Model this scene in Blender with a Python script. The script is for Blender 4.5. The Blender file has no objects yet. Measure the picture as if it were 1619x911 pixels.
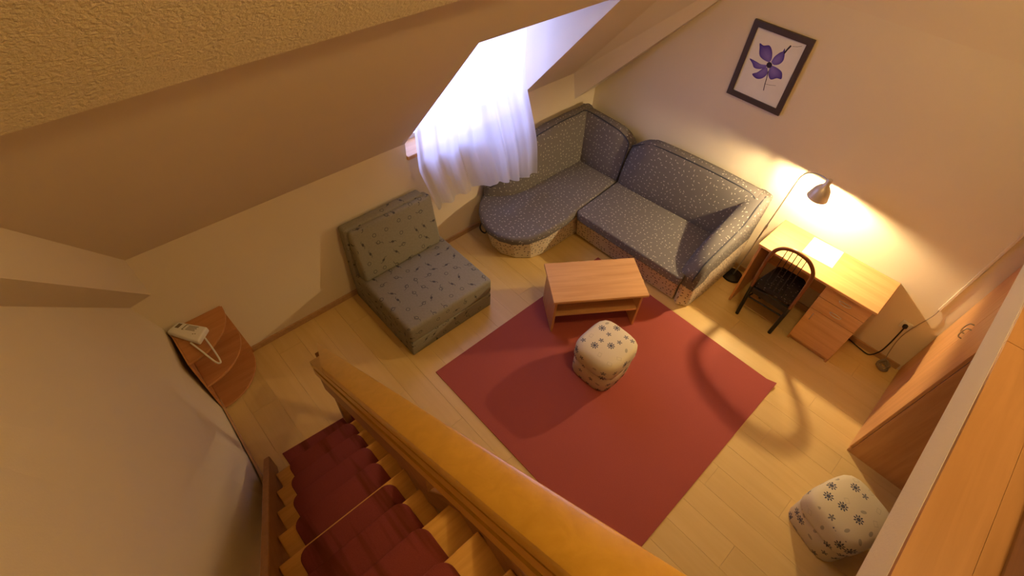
import bpy, bmesh, math, random
from mathutils import Vector, Matrix
random.seed(7)
SC = bpy.context.scene
COL = SC.collection
PI = math.pi

# ------------------------------------------------------------------ camera
cam_d = bpy.data.cameras.new('camera'); cam = bpy.data.objects.new('camera', cam_d); COL.objects.link(cam)
cam_d.sensor_width = 36.0; cam_d.sensor_fit = 'HORIZONTAL'; cam_d.lens = 788.344 / 1619 * 36
cam_d.clip_start = 0.02; cam_d.clip_end = 200
right = Vector((0.67618436, 0.73499049, 0.05063298))
down = Vector((0.57705711, -0.48565323, -0.65661711))
fwd = Vector((-0.45801726, 0.47321234, -0.75252261))
m = Matrix((right, -down, -fwd)).transposed().to_4x4()
m.translation = Vector((2.99330828, -4.10571382, 3.49893943))
cam.matrix_world = m
SC.camera = cam

# ------------------------------------------------------------------ light and exposure
SC.view_settings.view_transform = 'Standard'; SC.view_settings.look = 'None'
SC.view_settings.gamma = 1.0; SC.view_settings.use_curve_mapping = False
SC.view_settings.exposure = -0.2
W = bpy.data.worlds.new('daylight'); SC.world = W; W.use_nodes = True
bg = W.node_tree.nodes['Background']; bg.inputs[0].default_value = (0.44, 0.49, 1.0, 1); bg.inputs[1].default_value = 9.0

def lamp(name, kind, loc, energy, color, size=0.05, rot=None):
    d = bpy.data.lights.new(name, kind); d.energy = energy; d.color = color
    if kind in ('POINT', 'SPOT'): d.shadow_soft_size = size
    o = bpy.data.objects.new(name, d); o.location = loc
    if rot: o.rotation_euler = rot
    COL.objects.link(o); return o
# lamp hanging in the gallery space above the frame
lamp('gallery_ceiling_light', 'POINT', (3.0, -2.4, 3.95), 78, (1.0, 0.65, 0.23), 0.10)
# daylight portal in the dormer window
pd = bpy.data.lights.new('window_portal', 'AREA'); pd.shape = 'RECTANGLE'; pd.size = 1.2; pd.size_y = 1.3
pd.cycles.is_portal = True
po = bpy.data.objects.new('window_portal', pd); po.location = (-0.27, -1.70, 1.68); po.rotation_euler = (0, -PI/2, 0); COL.objects.link(po)

# ------------------------------------------------------------------ node helpers
class NT:
    def __init__(self, name, rough=0.6, spec=0.3):
        self.m = bpy.data.materials.new(name); self.m.use_nodes = True
        self.t = self.m.node_tree; self.b = self.t.nodes['Principled BSDF']
        self.b.inputs['Roughness'].default_value = rough
        self.b.inputs['Specular IOR Level'].default_value = spec
    def n(self, ty, **kw):
        x = self.t.nodes.new(ty)
        for k, v in kw.items(): setattr(x, k, v)
        return x
    def set(self, sock, v):
        if hasattr(v, 'is_output') or hasattr(v, 'is_linked'): self.t.links.new(v, sock)
        else: sock.default_value = v
    def math(self, op, a, b=0.0, c=0.0):
        x = self.n('ShaderNodeMath', operation=op)
        self.set(x.inputs[0], a); self.set(x.inputs[1], b); self.set(x.inputs[2], c)
        return x.outputs[0]
    def vmath(self, op, a, b=(0, 0, 0)):
        x = self.n('ShaderNodeVectorMath', operation=op); self.set(x.inputs[0], a)
        if op == 'SCALE': self.set(x.inputs['Scale'], b)
        else: self.set(x.inputs[1], b)
        return x.outputs[1] if op in ('LENGTH', 'DOT_PRODUCT') else x.outputs[0]
    def mix(self, f, a, b):
        x = self.n('ShaderNodeMix', data_type='RGBA')
        def c(v): return v if hasattr(v, 'is_output') else (*v, 1) if len(v) == 3 else v
        self.set(x.inputs[0], f); self.set(x.inputs[6], c(a)); self.set(x.inputs[7], c(b))
        return x.outputs[2]
    def uv(self): return self.n('ShaderNodeTexCoord').outputs['UV']
    def obj(self): return self.n('ShaderNodeTexCoord').outputs['Object']
    def noise(self, vec, scale, detail=2.0, rough=0.5, dist=0.0):
        x = self.n('ShaderNodeTexNoise'); self.set(x.inputs['Vector'], vec)
        x.inputs['Scale'].default_value = scale; x.inputs['Detail'].default_value = detail
        x.inputs['Roughness'].default_value = rough; x.inputs['Distortion'].default_value = dist
        return x.outputs[0]
    def scalev(self, vec, s):
        x = self.n('ShaderNodeMapping'); self.set(x.inputs[0], vec); x.inputs['Scale'].default_value = s; return x.outputs[0]
    def ramp(self, f, stops):
        x = self.n('ShaderNodeValToRGB'); self.set(x.inputs[0], f); e = x.color_ramp.elements
        while len(e) < len(stops): e.new(0.5)
        for el, (p, c) in zip(e, stops): el.position = p; el.color = (*c, 1) if len(c) == 3 else c
        return x.outputs[0]
    def bump(self, h, strength, dist):
        x = self.n('ShaderNodeBump'); x.inputs['Strength'].default_value = strength; x.inputs['Distance'].default_value = dist
        self.set(x.inputs['Height'], h); self.t.links.new(x.outputs[0], self.b.inputs['Normal'])
    def color(self, c): self.set(self.b.inputs['Base Color'], c if hasattr(c, 'is_output') else (*c, 1)); return self
    def cells(self, scale, randomness=1.0):
        """2-D voronoi cells in UV space: local offset vector and random colour of the cell"""
        sv = self.vmath('SCALE', self.uv(), scale)
        v = self.n('ShaderNodeTexVoronoi', voronoi_dimensions='2D'); self.set(v.inputs['Vector'], sv)
        v.inputs['Scale'].default_value = 1.0; v.inputs['Randomness'].default_value = randomness
        loc = self.vmath('SUBTRACT', sv, v.outputs['Position'])
        s = self.n('ShaderNodeSeparateColor'); self.set(s.inputs[0], v.outputs['Color'])
        r = self.n('ShaderNodeVectorRotate', rotation_type='Z_AXIS'); self.set(r.inputs['Vector'], loc)
        self.set(r.inputs['Angle'], self.math('MULTIPLY', s.outputs[0], 6.283))
        q = self.n('ShaderNodeSeparateXYZ'); self.set(q.inputs[0], r.outputs[0])
        return q.outputs[0], q.outputs[1], s.outputs
    def ellipse(self, x, y, a, b, x0=0.0, y0=0.0):
        u = self.math('DIVIDE', self.math('SUBTRACT', x, x0), a); w = self.math('DIVIDE', self.math('SUBTRACT', y, y0), b)
        return self.math('LESS_THAN', self.math('ADD', self.math('MULTIPLY', u, u), self.math('MULTIPLY', w, w)), 1.0)

def plain(name, c, rough=0.5, metal=0.0, spec=0.3):
    k = NT(name, rough, spec); nz = k.noise(k.obj(), 9, 3)
    k.color(k.mix(nz, tuple(x * 0.93 for x in c), tuple(min(1, x * 1.06) for x in c)))
    k.b.inputs['Metallic'].default_value = metal; return k.m
def plaster(name, c, bump=0.25, scale=140, dist=0.004):
    k = NT(name, 0.85, 0.15); o = k.obj()
    k.color(k.mix(k.noise(o, 1.7, 4), tuple(x * 0.97 for x in c), tuple(min(1, x * 1.03) for x in c)))
    k.bump(k.noise(o, scale, 3, 0.6), bump, dist); return k.m
def wood(name, c1, c2, axis=0, rough=0.38, scale=1.0, spec=0.35, rnd=0.0):
    k = NT(name, rough, spec); s = [26, 26, 26]; s[axis] = 1.6
    v = k.scalev(k.obj(), tuple(x * scale for x in s))
    if rnd:
        oi = k.n('ShaderNodeObjectInfo'); off = k.vmath('SCALE', (13.1, 7.7, 5.3), k.math('MULTIPLY', oi.outputs['Random'], 9.0))
        v = k.vmath('ADD', v, off)
    g = k.noise(v, 1.0, 5, 0.6, 0.6); col = k.mix(k.ramp(g, [(0.3, (0, 0, 0)), (0.7, (1, 1, 1))]), c1, c2)
    if rnd:
        hs = k.n('ShaderNodeHueSaturation'); k.set(hs.inputs['Color'], col)
        k.set(hs.inputs['Value'], k.math('ADD', k.math('MULTIPLY', oi.outputs['Random'], rnd), 1 - rnd / 2)); col = hs.outputs[0]
    k.color(col); k.bump(g, 0.08, 0.002); return k.m

M = {}
M['wall'] = plaster('wall_plaster', (0.80, 0.71, 0.56))
M['slope'] = plaster('slope_plaster', (0.80, 0.70, 0.54), 0.15)
M["rough"] = plaster("rough_plaster", (0.84, 0.75, 0.55), 0.9, 85, 0.012)
M['floor'] = wood('floor_laminate', (0.69, 0.49, 0.21), (0.75, 0.55, 0.25), 0, 0.33, 0.55, 0.4, 0.05)
M['base'] = wood('baseboard_wood', (0.46, 0.28, 0.15), (0.56, 0.36, 0.20), 0)
M['beech'] = wood('beech_laminate', (0.62, 0.33, 0.13), (0.74, 0.43, 0.19), 0, 0.35)
M['beech_y'] = wood('beech_laminate_y', (0.62, 0.33, 0.13), (0.74, 0.43, 0.19), 1, 0.35)
M['beech_z'] = wood('beech_laminate_z', (0.58, 0.29, 0.11), (0.70, 0.38, 0.16), 2, 0.35)
M['shelfwood'] = wood('cherry_laminate', (0.50, 0.22, 0.08), (0.60, 0.29, 0.12), 1, 0.4)
M['gallerywood'] = wood('gallery_boards', (0.38, 0.20, 0.09), (0.46, 0.25, 0.12), 1, 0.3)
M['stairwood'] = wood('stair_beech', (0.60, 0.32, 0.07), (0.76, 0.44, 0.12), 1, 0.4)
M['railwood'] = wood('rail_lacquered', (0.58, 0.32, 0.035), (0.68, 0.39, 0.055), 0, 0.28, 0.8, 0.5)
M['stringer'] = wood('stringer_wood', (0.30, 0.14, 0.05), (0.40, 0.20, 0.08), 0, 0.4)
M['darkwood'] = wood('dark_brown_wood', (0.16, 0.07, 0.025), (0.24, 0.11, 0.04), 1, 0.4)
M['white'] = plain('white_plastic', (0.82, 0.80, 0.76), 0.4)
M['black'] = plain('black_lacquer', (0.015, 0.013, 0.012), 0.35)
M['cable'] = plain('black_rubber', (0.02, 0.017, 0.015), 0.5)
M['cablegrey'] = plain('grey_cable', (0.34, 0.28, 0.22), 0.5)
M['metal'] = plain('brushed_nickel', (0.80, 0.72, 0.64), 0.36, 0.35)
M['steel'] = plain('satin_steel', (0.60, 0.58, 0.55), 0.3, 1.0)
M['paper'] = plain('white_paper', (0.86, 0.85, 0.82), 0.7)
M['bent'] = wood('bent_brown_wood', (0.16, 0.055, 0.02), (0.24, 0.09, 0.03), 2, 0.35)
M['frame'] = plain('dark_frame', (0.075, 0.055, 0.056), 0.4)
M['bulb'] = NT('lit_bulb').m
_k = M['bulb'].node_tree.nodes['Principled BSDF']; _k.inputs['Emission Color'].default_value = (1, 0.72, 0.36, 1); _k.inputs['Emission Strength'].default_value = 30

def carpet(name, c, sc=260, wear=None):
    k = NT(name, 0.95, 0.05); n1 = k.noise(k.obj(), sc, 3, 0.7); n2 = k.noise(k.obj(), 2.2, 3)
    a = k.mix(n1, tuple(x * 0.70 for x in c), tuple(x * 1.25 for x in c))
    a = k.mix(k.math('MULTIPLY', n2, 0.25), a, tuple(x * 0.75 for x in c))
    if wear: a = k.mix(k.ramp(k.noise(k.scalev(k.obj(), (1.3, 13, 0.6)), 1, 3), [(0.55, (0, 0, 0)), (0.68, (0.75, 0.75, 0.75))]), a, wear)
    k.color(a); k.bump(n1, 0.6, 0.004); return k.m
M['rug'] = carpet('red_rug_pile', (0.42, 0.105, 0.09))
M['pad'] = carpet('maroon_stair_carpet', (0.25, 0.058, 0.052), 260, (0.13, 0.032, 0.012))

def flecks(name, base, fl, scale=24, a=0.15, b=0.065, dens=0.85):
    k = NT(name, 0.9, 0.1); x, y, c = k.cells(scale, 0.7)
    e = k.math('MULTIPLY', k.ellipse(x, y, a, b), k.math('LESS_THAN', c[1], dens))
    e2 = k.math('MULTIPLY', k.ellipse(x, y, a * 0.5, b, 0.18, 0.14), k.math('LESS_THAN', c[1], dens * 0.5))
    nz = k.noise(k.uv(), 420, 2); bb = k.mix(nz, tuple(v * 0.82 for v in base), tuple(v * 1.15 for v in base))
    k.color(k.mix(k.math('MAXIMUM', e, e2), bb, fl)); k.bump(nz, 0.25, 0.002); return k.m
M['blue'] = flecks('blue_grey_fabric_with_pale_flecks', (0.168, 0.155, 0.150), (0.60, 0.58, 0.52))
M['cream'] = flecks('cream_fabric_with_dark_flecks', (0.70, 0.62, 0.48), (0.12, 0.10, 0.11), 27, 0.22, 0.13, 0.8)
M['seatfab'] = flecks('dark_speckled_fabric', (0.035, 0.028, 0.026), (0.22, 0.18, 0.15), 34, 0.16, 0.12, 0.5)
M['piping'] = plain('dark_piping', (0.06, 0.065, 0.085), 0.9)

def armfab():
    k = NT('grey_green_motif_fabric', 0.9, 0.1); x, y, c = k.cells(8.8, 0.6)
    r = k.math('SQRT', k.math('ADD', k.math('MULTIPLY', x, x), k.math('MULTIPLY', y, y)))
    dia = k.math('LESS_THAN', k.math('ADD', k.math('DIVIDE', k.math('ABSOLUTE', x), 0.16), k.math('DIVIDE', k.math('ABSOLUTE', y), 0.10)), 1.0)
    tail = k.math('LESS_THAN', k.math('ABSOLUTE', k.math('SUBTRACT', y, k.math('MULTIPLY', k.math('SINE', k.math('MULTIPLY', x, 9.0)), 0.08))), 0.018)
    tail = k.math('MULTIPLY', tail, k.math('LESS_THAN', k.math('ABSOLUTE', x), 0.33))
    rx = k.math('SUBTRACT', x, 0.1)
    r2 = k.math('SQRT', k.math('ADD', k.math('MULTIPLY', rx, rx), k.math('MULTIPLY', y, y)))
    ring = k.math('LESS_THAN', k.math('ABSOLUTE', k.math('SUBTRACT', r2, 0.13)), 0.018)
    sel = k.math('LESS_THAN', c[1], 0.55)
    motif = k.math('ADD', k.math('MULTIPLY', sel, k.math('MAXIMUM', dia, tail)), k.math('MULTIPLY', k.math('SUBTRACT', 1.0, sel), k.math('MAXIMUM', ring, k.math('MULTIPLY', tail, k.math('LESS_THAN', c[2], 0.5)))))
    n1 = k.noise(k.uv(), 55, 4, 0.7); n2 = k.noise(k.uv(), 400, 2)
    base = k.mix(n1, (0.215, 0.20, 0.155), (0.34, 0.32, 0.255))
    k.color(k.mix(k.math('MULTIPLY', motif, 0.8), base, (0.04, 0.04, 0.055))); k.bump(n2, 0.25, 0.002); return k.m
M['armfab'] = armfab()

def poufab(name, scale=11.0, big=1.05):
    k = NT(name, 0.9, 0.1); x, y, c = k.cells(scale, 0.45)
    r = k.math('SQRT', k.math('ADD', k.math('MULTIPLY', x, x), k.math('MULTIPLY', y, y)))
    th = k.math('ARCTAN2', y, x)
    def petal(R, nn, lo): return k.math('LESS_THAN', r, k.math('MULTIPLY', R, k.math('ADD', lo, k.math('MULTIPLY', 1 - lo, k.math('ABSOLUTE', k.math('COSINE', k.math('MULTIPLY', th, nn)))))))
    f1 = k.math('MULTIPLY', petal(0.33 * big, 4.5, 0.35), k.math('GREATER_THAN', c[1], 0.72))
    f1 = k.math('MULTIPLY', f1, k.math('GREATER_THAN', k.math('ABSOLUTE', k.math('SUBTRACT', r, 0.15 * big)), 0.018))
    f2 = k.math('MULTIPLY', petal(0.23 * big, 2.5, 0.15), k.math('MULTIPLY', k.math('LESS_THAN', c[1], 0.72), k.math('GREATER_THAN', c[1], 0.38)))
    lf = k.math('MULTIPLY', k.ellipse(x, y, 0.20 * big, 0.11 * big), k.math('MULTIPLY', k.math('LESS_THAN', c[1], 0.38), k.math('GREATER_THAN', c[1], 0.18)))
    mx = k.math('MAXIMUM', k.math('ABSOLUTE', x), k.math('MULTIPLY', k.math('ABSOLUTE', y), 1.4))
    sq = k.math('MULTIPLY', k.math('LESS_THAN', k.math('ABSOLUTE', k.math('SUBTRACT', mx, 0.17 * big)), 0.022), k.math('LESS_THAN', c[1], 0.18))
    nz = k.noise(k.uv(), 380, 2); col = k.mix(nz, (0.66, 0.58, 0.41), (0.77, 0.69, 0.52))
    col = k.mix(k.math('MULTIPLY', sq, 0.5), col, (0.42, 0.36, 0.24))
    col = k.mix(k.math('MULTIPLY', lf, 0.7), col, (0.30, 0.27, 0.22))
    col = k.mix(k.math('MULTIPLY', f2, 0.85), col, (0.13, 0.13, 0.17))
    col = k.mix(k.math('MULTIPLY', f1, 0.92), col, (0.055, 0.065, 0.12))
    k.color(col); k.bump(nz, 0.2, 0.002); return k.m
M['pouf'] = poufab('cream_flower_print_fabric')

def sheer():
    k = NT('sheer_white_curtain'); t = k.t; out = t.nodes['Material Output']
    tr = k.n('ShaderNodeBsdfTransparent'); tl = k.n('ShaderNodeBsdfTranslucent'); df = k.n('ShaderNodeBsdfDiffuse')
    tl.inputs[0].default_value = (0.93, 0.93, 0.96, 1); df.inputs[0].default_value = (0.85, 0.85, 0.88, 1)
    a = k.n('ShaderNodeMixShader'); a.inputs[0].default_value = 0.25; t.links.new(tl.outputs[0], a.inputs[1]); t.links.new(df.outputs[0], a.inputs[2])
    w = k.noise(k.scalev(k.uv(), (600, 600, 600)), 1, 1)
    f = k.math('ADD', k.math('MULTIPLY', w, 0.1), 0.80)
    b = k.n('ShaderNodeMixShader'); k.set(b.inputs[0], f); t.links.new(tr.outputs[0], b.inputs[1]); t.links.new(a.outputs[0], b.inputs[2])
    t.links.new(b.outputs[0], out.inputs[0]); return k.m
M['sheer'] = sheer()
def glass():
    k = NT('window_glass', 0.02); t = k.t; out = t.nodes['Material Output']
    tr = k.n('ShaderNodeBsdfTransparent'); tr.inputs[0].default_value = (0.95, 0.97, 1, 1); g = k.n('ShaderNodeBsdfGlossy'); g.inputs['Roughness'].default_value = 0.02
    mx = k.n('ShaderNodeMixShader'); mx.inputs[0].default_value = 0.06; t.links.new(tr.outputs[0], mx.inputs[1]); t.links.new(g.outputs[0], mx.inputs[2]); t.links.new(mx.outputs[0], out.inputs[0]); return k.m
M['glass'] = glass()

# ------------------------------------------------------------------ mesh helpers
def box_uv(me):
    uvl = me.uv_layers.new(name='UVMap') if not me.uv_layers else me.uv_layers[0]
    for p in me.polygons:
        n = p.normal; ax = max(range(3), key=lambda i: abs(n[i]))
        for li in p.loop_indices:
            co = me.vertices[me.loops[li].vertex_index].co
            uvl.data[li].uv = ((co.y, co.z), (co.x, co.z), (co.x, co.y))[ax]
def obj(name, bm, mat, parent=None, smooth=None, bevel=None, seg=2):
    bmesh.ops.remove_doubles(bm, verts=bm.verts, dist=1e-6)
    if bevel:
        ed = [e for e in bm.edges if len(e.link_faces) == 2 and e.calc_face_angle(0) > 0.5]
        bmesh.ops.bevel(bm, geom=ed, offset=bevel, segments=seg, profile=0.5, affect='EDGES', clamp_overlap=True)
    bmesh.ops.recalc_face_normals(bm, faces=bm.faces)
    me = bpy.data.meshes.new(name); bm.to_mesh(me); bm.free()
    box_uv(me); me.materials.append(mat)
    if smooth is not None:
        for p in me.polygons: p.use_smooth = True
        me.set_sharp_from_angle(angle=smooth)
    o = bpy.data.objects.new(name, me); COL.objects.link(o)
    if parent: o.parent = parent
    return o
def B(): return bmesh.new()
def box(bm, x0, x1, y0, y1, z0, z1, mat=None):
    v = [bm.verts.new((x, y, z)) for z in (z0, z1) for x, y in ((x0, y0), (x1, y0), (x1, y1), (x0, y1))]
    if mat is not None:
        for q in v: q.co = mat @ q.co
    for f in ((3, 2, 1, 0), (4, 5, 6, 7), (0, 1, 5, 4), (1, 2, 6, 5), (2, 3, 7, 6), (3, 0, 4, 7)): bm.faces.new([v[i] for i in f])
    return bm
def bx(x0, x1, y0, y1, z0, z1, mat=None): return box(B(), x0, x1, y0, y1, z0, z1, mat)
def prism(bm, poly, z0, z1, top=None):
    a = [bm.verts.new((x, y, z0)) for x, y in poly]; b = [bm.verts.new((x, y, z1)) for x, y in (top or poly)]
    n = len(poly); bm.faces.new(list(reversed(a))); bm.faces.new(b)
    for i in range(n): bm.faces.new((a[i], a[(i + 1) % n], b[(i + 1) % n], b[i]))
    return bm
def loft(bm, rings, caps=True, closed=True):
    vs = [[bm.verts.new(p) for p in r] for r in rings]; n = len(vs[0])
    for a, b in zip(vs, vs[1:]):
        for i in range(n if closed else n - 1): bm.faces.new((a[i], a[(i + 1) % n], b[(i + 1) % n], b[i]))
    if caps: bm.faces.new(list(reversed(vs[0]))); bm.faces.new(vs[-1])
    return bm
def tube(bm, pts, r, n=8):
    pts = [Vector(p) for p in pts]; rings = []; up = None
    for i, p in enumerate(pts):
        t = (pts[min(i + 1, len(pts) - 1)] - pts[max(i - 1, 0)]).normalized()
        if up is None:
            up = Vector((0, 0, 1)) if abs(t.z) < 0.9 else Vector((1, 0, 0))
        u = (up - t * up.dot(t)).normalized(); up = u; v = t.cross(u)
        rr = r[i] if isinstance(r, (list, tuple)) else r
        rings.append([p + u * math.cos(2 * PI * k / n) * rr + v * math.sin(2 * PI * k / n) * rr for k in range(n)])
    return loft(bm, rings)
def smoothpts(pts, sub=6):
    P = [Vector(p) for p in pts]; out = []
    for i in range(len(P) - 1):
        p0, p1, p2, p3 = P[max(i - 1, 0)], P[i], P[i + 1], P[min(i + 2, len(P) - 1)]
        for k in range(sub):
            t = k / sub; out.append(0.5 * ((2 * p1) + (p2 - p0) * t + (2 * p0 - 5 * p1 + 4 * p2 - p3) * t * t + (3 * p1 - p0 - 3 * p2 + p3) * t ** 3))
    out.append(P[-1]); return out
def lathe(bm, prof, n=24, mat=None):
    rings = [[Vector((r * math.cos(2 * PI * k / n), r * math.sin(2 * PI * k / n), z)) for k in range(n)] for r, z in prof]
    if mat is not None: rings = [[mat @ p for p in r] for r in rings]
    return loft(bm, rings)
def poly(bm, pts): bm.faces.new([bm.verts.new(p) for p in pts]); return bm
def quad_slab(bm, pts, thick, direction):
    d = Vector(direction) * thick; a = [bm.verts.new(p) for p in pts]; b = [bm.verts.new(Vector(p) + d) for p in pts]; n = len(pts)
    bm.faces.new(a); bm.faces.new(list(reversed(b)))
    for i in range(n): bm.faces.new((a[i], b[i], b[(i + 1) % n], a[(i + 1) % n]))
    return bm
def tag(o, label, cat, group=None):
    o['label'] = label; o['category'] = cat
    if group: o['group'] = group
    return o
def thing(name, label, cat, loc=(0, 0, 0), group=None):
    o = bpy.data.objects.new(name, None); COL.objects.link(o); o.location = loc; o.empty_display_size = 0.1
    return tag(o, label, cat, group)
def child(o, parent):
    """parent an object built in world coordinates, keeping it where it is"""
    o.parent = parent; o.matrix_parent_inverse = Matrix.Translation(parent.location).inverted(); return o
def part(name, bm, mat, parent, **kw):
    o = obj(name, bm, mat, None, **kw); top = parent
    loc = Vector(parent.location)
    while top.parent: top = top.parent
    o.data.transform(Matrix.Translation(-Vector(top.location))); o.parent = parent; return o
def struct(name, bm, mat, parent=None, **kw):
    o = obj(name, bm, mat, parent, **kw)
    if not parent: o['kind'] = 'structure'
    return o

# ------------------------------------------------------------------ the room shell
T = 1.2; HK = 1.27                                             # roof slope: z = HK + T x
def yu(x): return -4.313 - 0.268 * x                           # stair wall above the beam
def yl(x): return -4.45 - 0.29 * x                             # stair wall below the beam (at its head)
def yf(x): return -4.352 - 0.03 * min(x, 1.1) - 0.22 * max(0, x - 1.1)   # at the floor
XR = 5.6; ZC = 4.6; XS = (ZC - HK) / T
# floor: one slab and the laminate planks laid on it
fl = struct('floor', bx(-0.05, XR, -5.6, 0.05, -0.12, -0.012), M['floor'])
pw = 0.192; y = 0.0; row = 0; proto = {}
while y > -5.2:
    x = -(row * 0.47 % 1.3)
    while x < 4.7:
        a = max(x, 0.0); b = min(x + 1.3, 4.7)
        if b - a > 0.02:
            L = round(b - a, 3)
            if L not in proto:
                p = obj('floor_plank', bx(0.0004, L - 0.0004, -pw + 0.0004, -0.0004, -0.012, 0.0), M['floor'], None, bevel=0.0007, seg=1); proto[L] = p
            else:
                p = proto[L].copy(); COL.objects.link(p)
            p.location = (a, y, 0); p.parent = fl
        x += 1.3
    y -= pw; row += 1
# knee wall with the dormer window
DY0, DY1 = -2.335, -1.07; ZS = 1.125; XW = -0.22; ZD = 2.345
bm = B(); box(bm, -0.12, 0, -4.9, DY0, -0.1, HK); box(bm, -0.12, 0, DY1, 0.1, -0.1, HK); box(bm, -0.12, 0, DY0, DY1, -0.1, ZS)
struct('wall_left', bm, M['wall'])
# roof slope with the dormer opening, as a thick slab
bm = B(); nrm = (-0.768, 0, 0.640)
def S(x, y): return (x, y, HK + T * x)
xd = (ZD - HK) / T
for q in ([S(0, -6.2), S(XS, -6.2), S(XS, DY0), S(0, DY0)], [S(0, DY1), S(XS, DY1), S(XS, 0.1), S(0, 0.1)], [S(xd, DY0), S(XS, DY0), S(XS, DY1), S(xd, DY1)]):
    quad_slab(bm, q, 0.06, nrm)
struct('ceiling', bm, M['slope'])
# thicker upper slope, rough plaster
UX = 1.262; UO = 0.072
bm = B(); off = Vector((0.768, 0, -0.640)) * UO
e0 = [Vector(S(UX - 0.045, -6.0)) + off, Vector(S(XS, -6.0)) + off, Vector(S(XS, 0.05)) + off, Vector(S(UX + 0.09, 0.05)) + off]
quad_slab(bm, e0, UO + 0.02, nrm); struct('trim_1', bm, M['rough'], None, bevel=0.006, seg=2)
# dormer cheeks, lid, window
bm = B(); quad_slab(bm, [(XW - 0.05, DY0 + .002, ZS), (-.001, DY0 + .002, ZS), (-.001, DY0 + .002, HK + .001), (xd - .001, DY0 + .002, ZD + .001), (xd - .001, DY0 + .002, ZD + 0.05), (XW - 0.05, DY0 + .002, ZD + 0.05)], 0.07, (0, -1, 0))
struct('trim_2', bm, M['wall'])
bm = B(); quad_slab(bm, [(XW - 0.05, DY1 - .002, ZS), (-.001, DY1 - .002, ZS), (-.001, DY1 - .002, HK + .001), (xd - .001, DY1 - .002, ZD + .001), (xd - .001, DY1 - .002, ZD + 0.05), (XW - 0.05, DY1 - .002, ZD + 0.05)], 0.07, (0, 1, 0))
struct('trim_3', bm, M['wall'])
struct('trim_4', bx(XW - 0.05, xd - .002, DY0 + .003, DY1 - .003, ZD - .002, ZD + 0.048), M['wall'])
win = struct('window_1', bx(XW - 0.03, XW + 0.03, DY0, DY1, ZS, ZS + 0.07), M['white'])
for a, b, c, d in ((DY0, DY0 + 0.07, ZS + .07, ZD), (DY1 - 0.07, DY1, ZS + .07, ZD), (DY0 + .07, DY1 - .07, ZD - 0.07, ZD), (-1.735, -1.665, ZS + .07, ZD - .07)):
    obj('window_frame', bx(XW - 0.03, XW + 0.03, a, b, c, d), M['white'], win, bevel=0.006)
for a, b in ((DY0 + .07, -1.735), (-1.665, DY1 - .07)):
    obj('window_pane', bx(XW - 0.004, XW + 0.004, a, b, ZS + .07, ZD - .07), M['glass'], win)
obj('window_sill', bx(XW + 0.03, 0.022, DY0 + 0.0, DY1, ZS, ZS + 0.035), M['beech_y'], win, bevel=0.006)
# picture wall: lower gable, and an upper band whose lean is added to shade it
struct('wall_back', bx(-0.1, XR, 0.0, 0.12, -0.1, 2.345), M['wall'])
bm = B(); quad_slab(bm, [(-0.1, 0, 2.345), (XR, 0, 2.345), (XR, -0.30, ZC), (-0.1, -0.30, ZC)], 0.1, (0, 1, 0.1)); struct('trim_5', bm, M['slope'])
# chamfered boxing in the corner between knee wall, slope and picture wall
A_ = (0, -0.384, HK); B_ = (0, -0.315, 0.985); Bk = (0, 0.0, 1.01); C_ = (1.65, 0.0, 2.82); D_ = S(1.26, -0.384)
bm = B(); v = [bm.verts.new(p) for p in (A_, B_, C_, D_, Bk)]
bm.faces.new((v[0], v[1], v[2])); bm.faces.new((v[0], v[2], v[3])); bm.faces.new((v[1], v[4], v[2]))
struct('trim_6', bm, M['wall'])
# stair wall: leaning lower part, boxed beam along the roof slope, upper part
xs = [0, 0.3, 0.6, 0.9, 1.2, 1.6, 2.0, 2.5, 3.0]
bm = B(); lo = [bm.verts.new((x, yf(x), -0.01)) for x in xs]; hi = [bm.verts.new((x, yl(x), 0.93 + T * x)) for x in xs]
md = [bm.verts.new((x, yf(x) + (yl(x) - yf(x)) * (0.25 + 0.25 * min(1, x)) * 0.64 / (0.93 + T * x) * 1.6, 0.64)) for x in xs]
for i in range(len(xs) - 1): bm.faces.new((lo[i], lo[i + 1], md[i + 1], md[i])); bm.faces.new((md[i], md[i + 1], hi[i + 1], hi[i]))
xe = [3.0, XR]
a = [bm.verts.new((x, yf(3.0) - 0.22 * (x - 3), -0.01)) for x in xe]; b = [bm.verts.new((x, yl(x), ZC)) for x in xe]
bm.faces.new((lo[-1], a[1], b[1], b[0], hi[-1], md[-1]))
bm.verts.remove(a[0])
struct('wall_front', bm, M['wall'])
bm = B(); r = []
xb = [0, 0.5, 1.0, 1.5, 2.0, 2.5, 2.77]
loft(bm, [[(x, yl(x) - 0.02, 0.925 + T * x), (x, yu(x), 0.955 + T * x), (x, yu(x), HK + 0.03 + T * x), (x, yl(x) - 0.02, HK + 0.03 + T * x)] for x in xb])
struct('trim_7', bm, M['wall'])
struct('wall_right', bx(XR, XR + 0.1, -6.2, 0.1, -0.1, ZC), M['wall'])
struct('trim_8', bx(XS - 0.1, XR + 0.1, -6.2, 0.1, ZC, ZC + 0.1), M['slope'])
# gallery: slab with a white edge, wooden floor boards
G0 = 3.352; GZ = 2.49
bm = B(); prism(bm, [(G0 + 0.012, 0.0), (G0 + 0.012, -3.62), (3.9, -3.62), (3.9, -5.4), (XR, -5.4), (XR, 0.0)], 2.345, GZ - 0.012)
gal = struct('floor_2', bm, M['wall'])
obj('fascia', bx(G0, G0 + 0.0115, -3.62, 0.0, 2.345, GZ - 0.0125), M['wall'], gal, bevel=0.002, seg=1)
y = 0.0; gp = None
while y > -3.55:
    L = min(1.3, y + 3.62)
    for c in range(2):
        o = obj('floor_plank', bx(G0 + c * 0.106, G0 + c * 0.106 + 0.105, y - L + 0.001, y - 0.001, GZ - 0.012, GZ), M['gallerywood'], gal)
    y -= L
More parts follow.
